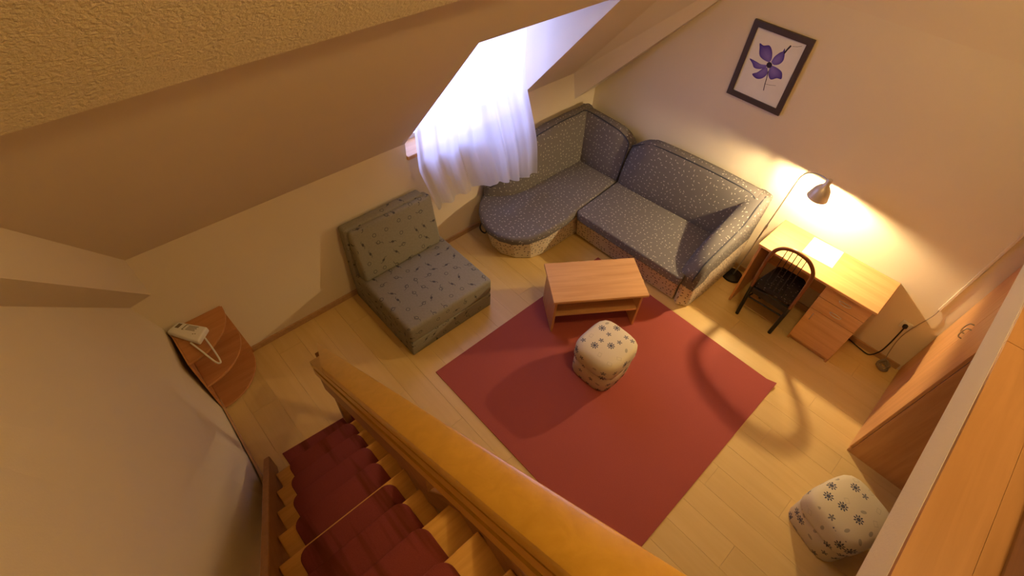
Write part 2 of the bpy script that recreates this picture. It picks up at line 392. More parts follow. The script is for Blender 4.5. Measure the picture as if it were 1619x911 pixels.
# baseboards
def rail_along(name, pts, h, t, inward, mat):
    bm = B(); P = [Vector((x, y, 0)) for x, y in pts]; I = Vector((*inward, 0)) * t
    loft(bm, [[p, p + I, p + I + Vector((0, 0, h)), p + Vector((0, 0, h))] for p in P]); return struct(name, bm, mat)
rail_along('baseboard_left', [(0.001, -3.98), (0.001, -0.01)], 0.055, 0.014, (1, 0), M['base'])
rail_along('baseboard_back', [(0.02, -0.001), (3.66, -0.001)], 0.055, 0.014, (0, -1), M['base'])
rail_along('baseboard_front', [(0.30, yf(.3) + .001), (0.7, yf(.7) + .001), (1.1, yf(1.1) + .001), (1.5, yf(1.5) + .001)], 0.05, 0.014, (0, 1), M['base'])
# cable duct on the picture wall
t_ = tag(obj('cable_duct', bx(3.542, 3.562, -0.014, 0, 0.70, 2.32), M['wall'], None, bevel=0.003, seg=1), 'narrow plaster coloured cable duct running up the wall beside the wardrobe', 'cable duct')

# ------------------------------------------------------------------ rug
def rug():
    bm = B(); n = 24; x0, x1, y0, y1 = 1.127, 3.045, -2.982, -0.974; th = 0.005; cx, cy = (x0 + x1) / 2, (y0 + y1) / 2
    g = []
    for i in range(n + 1):
        r_ = []
        for j in range(n + 1):
            x = x0 + (x1 - x0) * i / n; y = y0 + (y1 - y0) * j / n
            d = math.hypot(x - x1, y - y1); z = 0.008 + 0.03 * max(0, 1 - d / 0.09) ** 2
            dx, dy = x - cx, y - cy
            r_.append(bm.verts.new((cx + dx * math.cos(th) - dy * math.sin(th), cy + dx * math.sin(th) + dy * math.cos(th), z)))
        g.append(r_)
    fs = [bm.faces.new((g[i][j], g[i + 1][j], g[i + 1][j + 1], g[i][j + 1])) for i in range(n) for j in range(n)]
    e = bmesh.ops.extrude_face_region(bm, geom=fs)
    for v in e['geom']:
        if isinstance(v, bmesh.types.BMVert): v.co.z -= 0.0075
    tag(obj('rug', bm, M['rug'], None, smooth=0.8), 'square red carpet lying in the middle of the wooden floor', 'rug')
rug()

# ------------------------------------------------------------------ corner sofa
def sofa():
    t = thing('corner_sofa', 'blue grey corner sofa with pale flecks and cream base, in the corner under the window', 'sofa', (0.9, -0.6, 0))
    lerp = lambda a, b, k: a + (b - a) * k
    # bases
    ch = [(0.06, -0.16), (0.735, -0.16), (0.735, -1.12), (0.735, -1.36), (0.70, -1.50), (0.60, -1.62), (0.46, -1.69), (0.32, -1.68), (0.20, -1.62), (0.10, -1.53), (0.06, -1.44)]
    part('chaise_base', prism(B(), ch, 0.006, 0.335, [(0.06 + (x - 0.06) * 1.045, -0.16 + (y + 0.16) * 1.06) for x, y in ch]), M['cream'], t, bevel=0.012)
    part('seat_base', prism(B(), [(0.742, -0.12), (1.90, -0.05), (1.93, -0.86), (0.742, -0.895)], 0.006, 0.335, [(0.742, -0.12), (1.90, -0.05), (1.945, -0.93), (0.772, -0.975)]), M['cream'], t, bevel=0.012)
    # cushions
    cs = [(0.23, -0.33), (0.735, -0.33), (0.80, -0.98), (0.83, -1.20), (0.83, -1.46), (0.79, -1.65), (0.70, -1.77), (0.58, -1.835), (0.44, -1.845), (0.31, -1.81), (0.19, -1.745), (0.10, -1.66), (0.045, -1.57), (0.04, -1.48), (0.10, -1.30)]
    def cushion(name, pts, z0, z1, r=0.035):
        o = part(name, prism(B(), pts, z0, z1), M['blue'], t, bevel=r, seg=4, smooth=1.2); return o
    cushion('chaise_cushion', cs, 0.328, 0.42)
    cushion('seat_cushion', [(0.745, -0.33), (1.86, -0.26), (1.985, -0.985), (1.96, -1.0), (0.83, -1.045), (0.80, -1.02)], 0.328, 0.42)
    # piping along the seam between base and cushion
    # backs
    def back(name, stations, mat=M['blue']):
        rings = []
        for (px, py, nx, ny, zt, th) in stations:
            z0 = 0.30; pr = [(0.0, z0), (0.0, zt - 0.05), (0.012, zt - 0.015), (0.045, zt), (0.085, zt - 0.004), (0.115, zt - 0.03), (0.135, zt - 0.07), (0.165, lerp(zt, .42, .35)), (0.19, lerp(zt, .42, .62)), (0.21, lerp(zt, .42, .85)), (0.215, 0.41), (0.19, z0)]
            k = th / 0.215
            rings.append([(px + nx * u * k, py + ny * u * k, w) for u, w in pr])
        o = part(name, loft(B(), rings), mat, t, smooth=1.1); return o
    x_ = 0.035
    st = [(x_, -0.17, 1, 0, 0.925, 0.225), (x_, -0.45, 1, 0, 0.93, 0.225), (x_, -0.8, 1, 0, 0.925, 0.225), (x_, -0.98, 1, 0, 0.90, 0.225), (x_, -1.12, 1, 0, 0.86, 0.225), (x_, -1.24, 1, 0, 0.805, 0.222), (x_, -1.36, 1, 0, 0.72, 0.19), (x_, -1.46, 1, 0, 0.62, 0.13), (x_, -1.53, 1, 0, 0.54, 0.07), (x_, -1.56, 1, 0, 0.50, 0.045)]
    back('chaise_back', st)
    nx, ny = 0.06, -0.998
    st = []
    for i in range(9):
        k = i / 8; px = lerp(0.05, 0.725, k); py = lerp(-0.165, -0.135, k)
        zt = 0.925 - 0.03 * k - 0.09 * max(0, (k - 0.72) / 0.28) ** 2; st.append((px, py, 0.0, -1.0, zt, 0.235 - (0.03 * max(0, (k - 0.8) / 0.2))))
    back('corner_back', st)
    st = []
    for i in range(19):
        k = i / 18; px = lerp(0.735, 2.0, k); py = lerp(-0.15, -0.035, k)
        zt = 0.93 - 0.15 * max(0, 1 - k / 0.20) ** 2 + 0.02 * math.sin(k * PI); st.append((px, py, 0.06, -0.998, zt, 0.235 - 0.04 * max(0, 1 - k / 0.08)))
    back('backrest', st)
    # piping runs along the top of the backs
    pp = [(x_ + .105, y, z - 0.015) for (_, y, _, _, z, _) in [(0, -1.5, 0, 0, .57, 0), (0, -1.36, 0, 0, .72, 0), (0, -1.24, 0, 0, .805, 0), (0, -1.1, 0, 0, .865, 0), (0, -.95, 0, 0, .905, 0), (0, -.7, 0, 0, .928, 0), (0, -.4, 0, 0, .93, 0)]]
    pp += [(0.16, -0.285, 0.917), (0.4, -0.265, 0.90), (0.56, -0.258, 0.88), (0.66, -0.255, 0.845), (0.715, -0.27, 0.80), (0.732, -0.31, 0.70), (0.735, -0.34, 0.55), (0.735, -0.36, 0.43)]
    part('piping', tube(B(), smoothpts(pp, 4), 0.006, 6), M['piping'], t, smooth=1.5)
    pp = [(0.76, -0.27, 0.81), (0.86, -0.25, 0.87), (1.0, -0.243, 0.915), (1.3, -0.218, 0.93), (1.7, -0.18, 0.925), (1.93, -0.16, 0.905), (2.0, -0.17, 0.885)]
    part('piping', tube(B(), smoothpts(pp, 4), 0.006, 6), M['piping'], t, smooth=1.5)
    # arm: rises to the back, slopes inward
    rings = []
    for y, zo, zi, xi, xw in ((-0.05, 0.92, 0.92, 1.96, 1.87), (-0.14, 0.91, 0.89, 1.94, 1.85), (-0.22, 0.84, 0.81, 1.915, 1.83), (-0.33, 0.715, 0.73, 1.905, 1.825), (-0.5, 0.655, 0.675, 1.91, 1.84), (-0.7, 0.615, 0.605, 1.925, 1.87), (-0.84, 0.575, 0.53, 1.94, 1.895), (-0.905, 0.525, 0.475, 1.95, 1.91), (-0.925, 0.47, 0.44, 1.96, 1.93)):
        xo = 2.10
        rings.append([(xo - .012, y, 0.30), (xo, y, zo - 0.03), (xo - 0.008, y, zo - 0.008), (xo - 0.03, y, zo), (xo - 0.06, y, zo + .003), (lerp(xi, xo, .4), y, lerp(zi, zo, .4) + .008), (xi + 0.02, y, zi), (xi, y, zi - 0.02), (lerp(xw, xi, .55), y, lerp(.40, zi, .55)), (xw, y, 0.40), (xw + 0.01, y, 0.30)])
    part('armrest', loft(B(), rings), M['blue'], t, smooth=1.0)
    pp = [(2.06, -0.12, 0.918), (2.062, -0.22, 0.842), (2.062, -0.33, 0.718), (2.062, -0.5, 0.658), (2.062, -0.7, 0.618), (2.062, -0.84, 0.578), (2.062, -0.905, 0.528), (2.055, -0.93, 0.46), (2.05, -0.93, 0.40)]
    part('piping', tube(B(), smoothpts(pp, 4), 0.006, 6), M['piping'], t, smooth=1.5)
    rings = []
    part('arm_panel', prism(B(), [(1.935, -0.03), (2.088, -0.03), (2.088, -0.60), (2.075, -0.83), (1.985, -0.885), (1.945, -0.86)], 0.006, 0.42, [(1.94, -0.03), (2.092, -0.03), (2.092, -0.70), (2.085, -0.90), (2.0, -0.93), (1.95, -0.90)]), M['cream'], t, bevel=0.012)
    # black pull strap under the rounded chaise end
    part('pull_strap', tube(B(), smoothpts([(0.27, -1.775, 0.325), (0.26, -1.785, 0.27), (0.255, -1.76, 0.20), (0.265, -1.72, 0.16), (0.28, -1.725, 0.22), (0.29, -1.765, 0.31)], 4), 0.008, 6), M['black'], t, smooth=1.5)
sofa()

# ------------------------------------------------------------------ grey green armchair
def armchair():
    t = thing('armchair', 'armless grey green fold-out chair with dark curl motifs, against the window wall', 'armchair', (0.45, -2.6, 0))
    y0, y1 = -3.03, -2.19
    def blk(name, x0, x1, a, b, z0, z1, r=0.02, mat=None):
        return part(name, bx(x0, x1, a, b, z0, z1, mat), M['armfab'], t, bevel=r, seg=3, smooth=1.0)
    blk('base', 0.03, 0.89, y0, y1, 0.004, 0.165, 0.012)
    blk('seat_cushion', 0.05, 0.895, y0 - .004, y1 + .004, 0.17, 0.345, 0.03)
    # two folded back slabs: a low one behind, a thicker leaning cushion in front
    rb = Matrix.Translation((0.03, 0, 0.17)) @ Matrix.Rotation(-0.02, 4, 'Y')
    blk('back_frame', 0, 0.095, y0 - .01, y1 - 0.10, 0.0, 0.66, 0.02, rb)
    rc = Matrix.Translation((0.26, 0, 0.345)) @ Matrix.Rotation(-0.22, 4, 'Y')
    blk('back_cushion', -0.12, 0.0, y0 + 0.015, y1 - 0.045, 0.0, 0.49, 0.03, rc)
armchair()

# ------------------------------------------------------------------ coffee table
def coffee_table():
    o = Vector((1.469, -2.038, 0)); u = Vector((0.459, 0.666, 0)).normalized(); ang = math.atan2(u.y, u.x)
    t = thing('coffee_table', 'rectangular beech coffee table with a lower shelf, on the edge of the red rug', 'table', tuple(o))
    R = Matrix.Translation(o); t.rotation_euler = (0, 0, ang)
    L, Wd, zr = 0.80, 0.435, 0.010
    part('tabletop', bx(0, L, 0, Wd, 0.425, 0.45, R), M['beech_z' if 0 else 'beech'], t, bevel=0.003, seg=1)
    for a in (0.025, L - 0.045):
        part('side_panel', bx(a, a + 0.02, 0.035, Wd - 0.035, zr, 0.4245, R), M['beech_z'], t, bevel=0.002, seg=1)
    part('shelf', bx(0.0455, L - 0.0455, 0.04, Wd - 0.04, 0.215, 0.235, R), M['beech'], t, bevel=0.002, seg=1)
coffee_table()

# ------------------------------------------------------------------ poufs
def pouf(x, y, sx, sy, h, rot, label, z0):
    t = thing('pouf', label, 'pouf', (x, y, z0), 'cream flowered poufs')
    def ring(k, z, pw=4.0):
        out = []
        for i in range(32):
            a = 2 * PI * i / 32; c, s = math.cos(a), math.sin(a); d = (abs(c) ** pw + abs(s) ** pw) ** (-1 / pw)
            px, py = c * d * sx / 2 * k, s * d * sy / 2 * k
            out.append((x + px * math.cos(rot) - py * math.sin(rot), y + px * math.sin(rot) + py * math.cos(rot), z0 + z))
        return out
    part('body', loft(B(), [ring(.90, 0.0), ring(.93, 0.01), ring(.95, h * .3), ring(.955, h * .52), ring(.93, h * .545)]), M['pouf'], t, smooth=1.0)
    part('cushion', loft(B(), [ring(.93, h * .548), ring(.985, h * .57), ring(1.0, h * .65), ring(1.0, h * .80), ring(.975, h * .90), ring(.91, h * .965), ring(.80, h * .995, 3.6), ring(.5, h * 1.02, 3), ring(.15, h * 1.03, 2.5)]), M['pouf'], t, smooth=1.2)
pouf(1.975, -1.945, 0.40, 0.43, 0.36, 0.03, 'cream flower-print pouf standing on the red rug beside the coffee table', 0.0085)
pouf(3.81, -1.735, 0.41, 0.45, 0.36, -0.35, 'cream flower-print pouf on the bare floor, half hidden by the gallery edge', 0.0)

# ------------------------------------------------------------------ desk
def desk():
    x0, x1, yfr, z = 2.273, 3.245, -0.471, 0.74
    t = thing('desk', 'beech writing desk with a drawer pedestal against the picture wall', 'desk', (2.76, -0.24, 0))
    part('desktop', bx(x0, x1, yfr, -0.003, z - 0.024, z), M['beech'], t, bevel=0.003, seg=1)
    part('side_panel', bx(x0 + 0.008, x0 + 0.028, yfr + 0.03, -0.02, 0.0, z - 0.0245), M['beech_z'], t, bevel=0.002, seg=1)
    part('back_panel', bx(x0 + 0.0285, 2.862, -0.06, -0.042, 0.30, z - 0.0245), M['beech'], t)
    c0, c1 = 2.863, 3.222
    bm = B(); box(bm, c0, c0 + .018, yfr + .05, -.03, 0, z - .0245); box(bm, c1 - .018, c1, yfr + .05, -.03, 0, z - .0245); box(bm, c0 + .018, c1 - .018, -.05, -.03, 0, z - .0245); box(bm, c0 + .018, c1 - .018, yfr + .05, -.05, .06, .075)
    part('pedestal', bm, M['beech_z'], t)
    part('plinth', bx(c0 + .0185, c1 - .0185, yfr + .07, yfr + .085, 0, .0595), M['beech'], t)
    for a, b in ((0.578, 0.712), (0.44, 0.572)):
        d = part('drawer', bx(c0 + .001, c1 - .001, yfr + .03, yfr + .049, a, b), M['beech'], t, bevel=0.002, seg=1)
        zc = (a + b) / 2; pts = [(c0 + .18 + .045 * math.cos(q), yfr + .024 - .012 * (abs(math.sin(q)) ** .5), zc + .014 * math.sin(q)) for q in [i * 2 * PI / 24 for i in range(25)]]
        part('handle', tube(B(), pts, 0.003, 6), M['steel'], d, smooth=1.5)
    dr = part('door', bx(c0 + .001, c1 - .001, yfr + .03, yfr + .049, 0.065, 0.434), M['beech'], t, bevel=0.002, seg=1)
    part('handle', tube(B(), [(c0 + .05, yfr + .03, .33), (c0 + .05, yfr + .014, .335), (c0 + .05, yfr + .014, .395), (c0 + .05, yfr + .03, .40)], .003, 6), M['steel'], dr, smooth=1.5)
desk()
bm = bx(0, 0.25, 0, 0.26, 0, 0.0015, Matrix.Translation((2.557, -0.285, 0.7402)) @ Matrix.Rotation(0.05, 4, 'Z'))
tag(obj('sheet_of_paper', bm, M['paper'], None), 'white sheet of paper lying on the desk under the lamp', 'paper')

# ------------------------------------------------------------------ chair at the desk
def chair():
    t = thing('desk_chair', 'black metal chair with a bent wooden hoop back, pushed up to the desk', 'chair', (2.59, -0.44, 0))
    seat = [(2.42, -0.52), (2.44, -0.555), (2.735, -0.525), (2.755, -0.49), (2.72, -0.22), (2.69, -0.19), (2.49, -0.20), (2.455, -0.23)]
    part('seat', prism(B(), seat, 0.395, 0.455), M['seatfab'], t, bevel=0.016, seg=3, smooth=1.0)
    part('apron', bx(2.428, 2.742, -0.540, -0.522, 0.315, 0.385, Matrix.Rotation(0.0, 4, 'Z')), M['black'], t, bevel=0.004)
    def leg(pts, r=.0165): part('leg', tube(B(), pts, r, 8), M['black'], t, smooth=1.5)
    leg([(2.424, -0.525, 0.0), (2.412, -0.540, 0.40)]); leg([(2.736, -0.50, 0.0), (2.753, -0.53, 0.40)])
    leg([(2.47, -0.19, 0.0), (2.48, -0.21, 0.39)], .013); leg([(2.715, -0.18, 0.0), (2.70, -0.20, 0.39)], .013)
    hoop = smoothpts([(2.411, -0.542, 0.385), (2.408, -0.557, 0.58), (2.41, -0.565, 0.74), (2.425, -0.565, 0.83), (2.47, -0.567, 0.89), (2.54, -0.568, 0.918), (2.60, -0.568, 0.92), (2.67, -0.565, 0.90), (2.73, -0.56, 0.84), (2.753, -0.553, 0.76), (2.759, -0.545, 0.58), (2.754, -0.532, 0.385)], 5)
    part('back_hoop', tube(B(), hoop, 0.0160, 8), M['bent'], t, smooth=1.5)
    for i in range(5):
        k = i / 4; x = 2.50 + 0.155 * k
        part('spindle', tube(B(), [(x + .005 * (k - .5), -0.545, 0.46), (x, -0.566, 0.907)], 0.0032, 6), M['black'], t, smooth=1.5)
    part('stretcher', tube(B(), [(2.418, -0.532, 0.25), (2.744, -0.513, 0.25)], .008, 8), M['black'], t, smooth=1.5)
    for a, b in (((2.418, -0.53, 0.22), (2.475, -0.20, 0.22)), ((2.743, -0.51, 0.22), (2.707, -0.19, 0.22))): part('stretcher', tube(B(), [a, b], .008, 8), M['black'], t, smooth=1.5)
    part('seat_frame', tube(B(), [(x, y, 0.388) for x, y in seat + seat[:1]], .009, 8), M['black'], t, smooth=1.5)
chair()

# ------------------------------------------------------------------ floor lamp
def floor_lamp():
    t = thing('floor_lamp', 'metal arc reading lamp with a lit nickel shade, standing between sofa and desk', 'lamp', (2.14, -0.14, 0))
    part('base', lathe(B(), [(0.02, 0), (0.098, 0.0), (0.10, 0.008), (0.094, 0.018), (0.03, 0.024), (0.012, 0.03)], 28, Matrix.Translation((2.14, -0.14, 0))), M['black'], t, smooth=0.8)
    part('pole', tube(B(), [(2.145, -0.14, 0.025), (2.185, -0.145, 0.66)], .0065, 8), M['steel'], t, smooth=1.5)
    part('joint', tube(B(), [(2.185, -0.145, 0.65), (2.189, -0.1455, 0.70)], .010, 8), M['steel'], t, smooth=1.5)
    hd = Vector((2.438, -0.27, 1.375))
    part('arm', tube(B(), smoothpts([(2.188, -0.1455, 0.69), (2.205, -0.15, 0.95), (2.222, -0.155, 1.20), (2.236, -0.165, 1.26), (2.268, -0.185, 1.31), (2.33, -0.22, 1.352), (2.39, -0.25, 1.37), tuple(hd + Vector((-.012, 0, -.006)))], 5), .0048, 8), M['steel'], t, smooth=1.5)
    # shade: axis tilts slightly to the wall and to the left
    ax = Vector((-0.06, 0.03, -1)).normalized(); Q = Matrix.Translation(hd) @ ax.to_track_quat('Z', 'Y').to_matrix().to_4x4()
    prof = [(0.002, -0.012), (0.016, -0.012), (0.02, -0.004), (0.020, 0.03), (0.024, 0.035), (0.026, 0.048), (0.042, 0.062), (0.058, 0.088), (0.069, 0.120), (0.075, 0.155), (0.078, 0.163), (0.0765, 0.163), (0.073, 0.154), (0.067, 0.121), (0.056, 0.090), (0.040, 0.065), (0.004, 0.050)]
    sh = part('shade', lathe(B(), prof, 32, Q), M['metal'], t, smooth=0.9)
    bc = hd + ax * 0.115
    part('bulb', lathe(B(), [(0.003, -0.035), (0.012, -0.034), (0.013, -0.02), (0.026, 0.0), (0.028, 0.012), (0.022, 0.026), (0.004, 0.033)], 16, Matrix.Translation(bc) @ ax.to_track_quat('Z', 'Y').to_matrix().to_4x4()), M['bulb'], t, smooth=1.5)
    lamp('desk_lamp_light', 'POINT', tuple(hd + ax * 0.135), 320, (1.0, 0.72, 0.36), 0.028)
floor_lamp()

# ------------------------------------------------------------------ picture
def picture():
    t = thing('framed_picture', 'dark framed print of a violet flower hanging on the back wall', 'picture', (1.59, -0.005, 1.816))
    x0, x1, z0, z1, w = 1.352, 1.823, 1.526, 2.106, 0.043
    bm = B()
    for a, b, c, d in ((x0, x1, z1 - w, z1), (x0, x1, z0, z0 + w), (x0, x0 + w, z0 + w, z1 - w), (x1 - w, x1, z0 + w, z1 - w)): box(bm, a, b, -0.024, -0.002, c, d)
    part('frame', bm, M['frame'], t)
    part('print', bx(x0 + w, x1 - w, -0.012, -0.004, z0 + w, z1 - w), M['paper'], t)
    k = NT('violet_ink', 0.7, 0.1); vc = k.n('ShaderNodeVertexColor'); vc.layer_name = 'Col'; k.color(vc.outputs[0])
    def petal(pts, tip):
        bm = B(); cl = bm.loops.layers.color.new('Col'); c = Vector((1.590, 0, 1.845)); P = [Vector((1.59 + (x - 1.59) * 1.1, 0, 1.845 + (z - 1.845) * 1.1)) for x, z in pts]; P = smoothpts([tuple(p) for p in P] + [tuple(P[0])], 5)[:-1]
        cen = sum(P, Vector()) / len(P); vs = [bm.verts.new((p.x, -0.0126, p.z)) for p in P]; vi = [bm.verts.new((cen.x + (p.x - cen.x) * .55, -0.0126, cen.z + (p.z - cen.z) * .55)) for p in P]; vc_ = bm.verts.new((cen.x, -0.0126, cen.z)); n = len(P)
        def col(v):
            d = (Vector((v.co.x, 0, v.co.z)) - c).length / 0.17; e = 1.0 if v in vs else (0.35 if v in vi else 0.1)
            m_ = min(1, 0.35 * e + 0.55 * d); return tuple(a + (b - a) * m_ for a, b in zip((0.68, 0.62, 0.90), (0.19, 0.12, 0.52))) + (1,)
        for i in range(n):
            j = (i + 1) % n
            for f in ((vs[i], vs[j], vi[j], vi[i]), (vi[i], vi[j], vc_)):
                fc = bm.faces.new(f)
                for l in fc.loops: l[cl] = col(l.vert)
        part('printed_petal', bm, k.m, t)
    petal([(1.580, 1.858), (1.530, 1.862), (1.495, 1.880), (1.475, 1.925), (1.466, 1.950), (1.497, 1.945), (1.535, 1.958), (1.568, 1.930), (1.586, 1.885)], 0)
    petal([(1.592, 1.868), (1.598, 1.905), (1.620, 1.940), (1.636, 1.955), (1.640, 1.975), (1.658, 1.935), (1.664, 1.900), (1.648, 1.870), (1.615, 1.855)], 0)
    petal([(1.602, 1.848), (1.650, 1.845), (1.690, 1.830), (1.706, 1.790), (1.675, 1.783), (1.640, 1.760), (1.612, 1.780), (1.600, 1.815)], 0)
    petal([(1.582, 1.825), (1.555, 1.805), (1.530, 1.770), (1.500, 1.745), (1.540, 1.728), (1.580, 1.745), (1.600, 1.785)], 0)
    petal([(1.572, 1.838), (1.530, 1.828), (1.495, 1.832), (1.440, 1.835), (1.470, 1.812), (1.495, 1.790), (1.535, 1.795), (1.572, 1.818)], 0)
    ink = plain('dark_ink', (0.03, 0.02, 0.05), 0.7)
    bm = B()
    def stroke(pts, w0):
        for (a, b), (c, d) in zip(pts, pts[1:]):
            q = Vector((c - a, 0, d - b)).normalized(); s = Vector((-q.z, 0, q.x)) * w0
            poly(bm, [(a - s.x, -.0127, b - s.z), (c - s.x, -.0127, d - s.z), (c + s.x, -.0127, d + s.z), (a + s.x, -.0127, b + s.z)])
    stroke([(1.655, 1.955), (1.664, 1.985), (1.678, 2.020)], .006); part('printed_stem', bm, ink, t); bm = B()
    stroke([(1.600, 1.80), (1.612, 1.745), (1.618, 1.70), (1.628, 1.655)], .003); part('printed_stem', bm, ink, t); bm = B()
    stroke([(1.618, 1.705), (1.66, 1.712), (1.70, 1.725)], .001); part('printed_line', bm, ink, t); bm = B()
    stroke([(1.69, 2.018), (1.725, 2.028), (1.752, 2.042)], .001); part('printed_line', bm, ink, t); bm = B()
    poly(bm, [(1.588 + .022 * math.cos(i * PI / 6), -.0128, 1.843 + .022 * math.sin(i * PI / 6)) for i in range(12)])
    part('printed_centre', bm, ink, t)
picture()

# ------------------------------------------------------------------ curtain
def curtain():
    bm = B(); nu, nv = 120, 40; g = []
    ztop = 2.30
    for i in range(nu + 1):
        u = i / nu; r_ = []
        for j in range(nv + 1):
            v = j / nv
            zb = 0.60 + 0.05 * math.sin(min(1, u * 1.3) * PI) - 0.10 * max(0, u - .35)
            if u < 0.08: zb += 0.02
            z = ztop + (zb - ztop) * v
            yl0 = -2.329 + 0.15 * max(0, v - .72) / .28; yr = -1.20 + 0.085 * max(0, (v - .5) / .5)
            yy = yl0 + (yr - yl0) * (u + 0.006 * math.sin(u * 2 * PI * 9 + 1.2))
            sm = lambda q: (lambda w: w * w * (3 - 2 * w))(min(1, max(0, q)))
            fold = math.sin(u * 2 * PI * 7 + 0.9 * math.sin(u * 9) + 0.5 * math.sin(v * 2 + u * 4)) * (0.016 + 0.012 * v * (1 - .75 * sm((v - .35) / .5) * sm((yy + 1.80) / .22))) + 0.005 * math.sin(u * 2 * PI * 17 + 1.3)
            zb += (0.13 - .05 * u) * sm((yy + 1.80) / .22); z = ztop + (zb - ztop) * v
            push = 0.17 * sm((v - .35) / .5) * sm((yy + 1.80) / .22)
            r_.append(bm.verts.new((0.115 + 0.02 * v + fold + push, yy, z)))
        g.append(r_)
    for i in range(nu):
        for j in range(nv): bm.faces.new((g[i][j], g[i + 1][j], g[i + 1][j + 1], g[i][j + 1]))
    t = thing('curtain', 'sheer white curtain hanging in front of the bright dormer window', 'curtain', (0.11, -1.7, 2.29))
    part('cloth', bm, M['sheer'], t, smooth=3.0)
    hem = [v_ for v_ in range(nu + 1)]
    part('curtain_rod', tube(B(), [(0.11, DY0 + 0.005, 2.31), (0.11, DY1 - 0.005, 2.31)], 0.009, 8), M['white'], t, smooth=1.5)
curtain()

# ------------------------------------------------------------------ corner shelf and the bag on it
def corner_shelf():
    t = thing('corner_shelf', 'small cherry coloured corner shelf with quarter-round boards, in the corner by the stairs', 'shelf', (0.12, -4.22, 0))
    ox, oy = 0.016, -4.352
    def quarter(r, z, th=0.018):
        pts = [(ox, oy)] + [(ox + r * math.sin(a) * 1.0, oy + r * math.cos(a)) for a in [i * PI / 2 / 14 for i in range(15)]]
        return prism(B(), pts, z - th, z)
    for r, z in ((0.345, 0.615), (0.352, 0.335), (0.362, 0.035)): part('shelf_board', quarter(r, z), M['shelfwood'], t, bevel=0.002, seg=1)
    part('back_panel', loft(B(), [[(ox - .012, oy, 0.0), (ox - .012, oy + .375, 0.0), (ox - .012, oy + .335, 0.612), (ox - .012, oy, 0.612)], [(ox, oy, 0.0), (ox, oy + .375, 0.0), (ox, oy + .335, 0.612), (ox, oy, 0.612)]]), M['shelfwood'], t)
    part('back_panel', loft(B(), [[(ox, oy - .013, 0.0), (ox + .36, oy - .013, 0.0), (ox + .345, oy - .013, 0.612), (ox, oy - .013, 0.612)], [(ox, oy - .001, 0.0), (ox + .36, oy - .001, 0.0), (ox + .345, oy - .001, 0.612), (ox, oy - .001, 0.612)]]), M['shelfwood'], t)
corner_shelf()
def paper_bag():
    P = {}
    t = thing('paper_bag', 'flat white printed paper bag with cord handles lying on the corner shelf', 'bag', (0.16, -4.24, 0.616))
    q = [(0.045, -4.375), (0.010, -4.285), (0.185, -4.150), (0.270, -4.245)]
    bm = prism(B(), q, 0.617, 0.662, [(x * .97 + .004, y * .97 - .127) for x, y in q])
    part('bag_body', bm, M['paper'], t, bevel=0.012, seg=3, smooth=1.0)
    O = Vector((q[1][0], q[1][1], 0)); U = Vector((q[2][0] - q[1][0], q[2][1] - q[1][1], 0)); V = Vector((q[0][0] - q[1][0], q[0][1] - q[1][1], 0))
    pr = plain('grey_print', (0.20, 0.15, 0.11), 0.7)
    bm = B()
    def mark(u0, u1, v0, v1):
        c = [O + U * u + V * w + Vector((0, 0, 0.6626)) for u, w in ((u0, v0), (u1, v0), (u1, v1), (u0, v1))]; poly(bm, [tuple(p) for p in c])
    mark(.12, .24, .15, .55); mark(.36, .39, .12, .62); mark(.39, .44, .12, .16); mark(.39, .44, .58, .62)
    for i in range(5): mark(.47, .78 - .03 * (i % 2), .17 + .09 * i, .215 + .09 * i)
    mark(.80, .84, .78, .84); mark(.86, .90, .74, .80)
    part('printed_text', bm, pr, t)
    for a, b in (((0.235, -4.265, 0.645), (0.235, -4.205, 0.640)),):
        part('handle', tube(B(), smoothpts([(0.225, -4.285, 0.640), (0.34, -4.255, 0.635), (0.445, -4.225, 0.610), (0.468, -4.207, 0.600), (0.452, -4.196, 0.606), (0.35, -4.195, 0.638), (0.25, -4.20, 0.645)], 5), .006, 6), M['paper'], t, smooth=1.5)
paper_bag()

# ------------------------------------------------------------------ wardrobe
def wardrobe():
    x0, x1, y0, z1 = 3.675, 4.25, -1.07, 2.0
    t = thing('wardrobe', 'tall beech wardrobe with two doors at the right end of the back wall', 'wardrobe', (3.96, -0.54, 0))
    part('body', bx(x0 + 0.022, x1, y0, -0.004, 0.0, z1), M['beech_z'], t, bevel=0.002, seg=1)
    for a, b, hy in ((y0 + .003, -0.5455, -0.575), (-0.5425, -0.007, -0.515)):
        d = part('door', bx(x0, x0 + 0.0195, a, b, 0.05, z1 - 0.004), M['beech_z'], t, bevel=0.002, seg=1)
        part('handle', tube(B(), smoothpts([(x0, hy, 0.985), (x0 - 0.022, hy, 0.99), (x0 - 0.028, hy, 1.03), (x0 - 0.022, hy, 1.07), (x0, hy, 1.075)], 4), .0045, 8), M['steel'], d, smooth=1.5)
    part('plinth', bx(x0 + .006, x0 + .021, y0 + .003, -.007, 0.0, 0.046), M['beech_y'], t)
wardrobe()

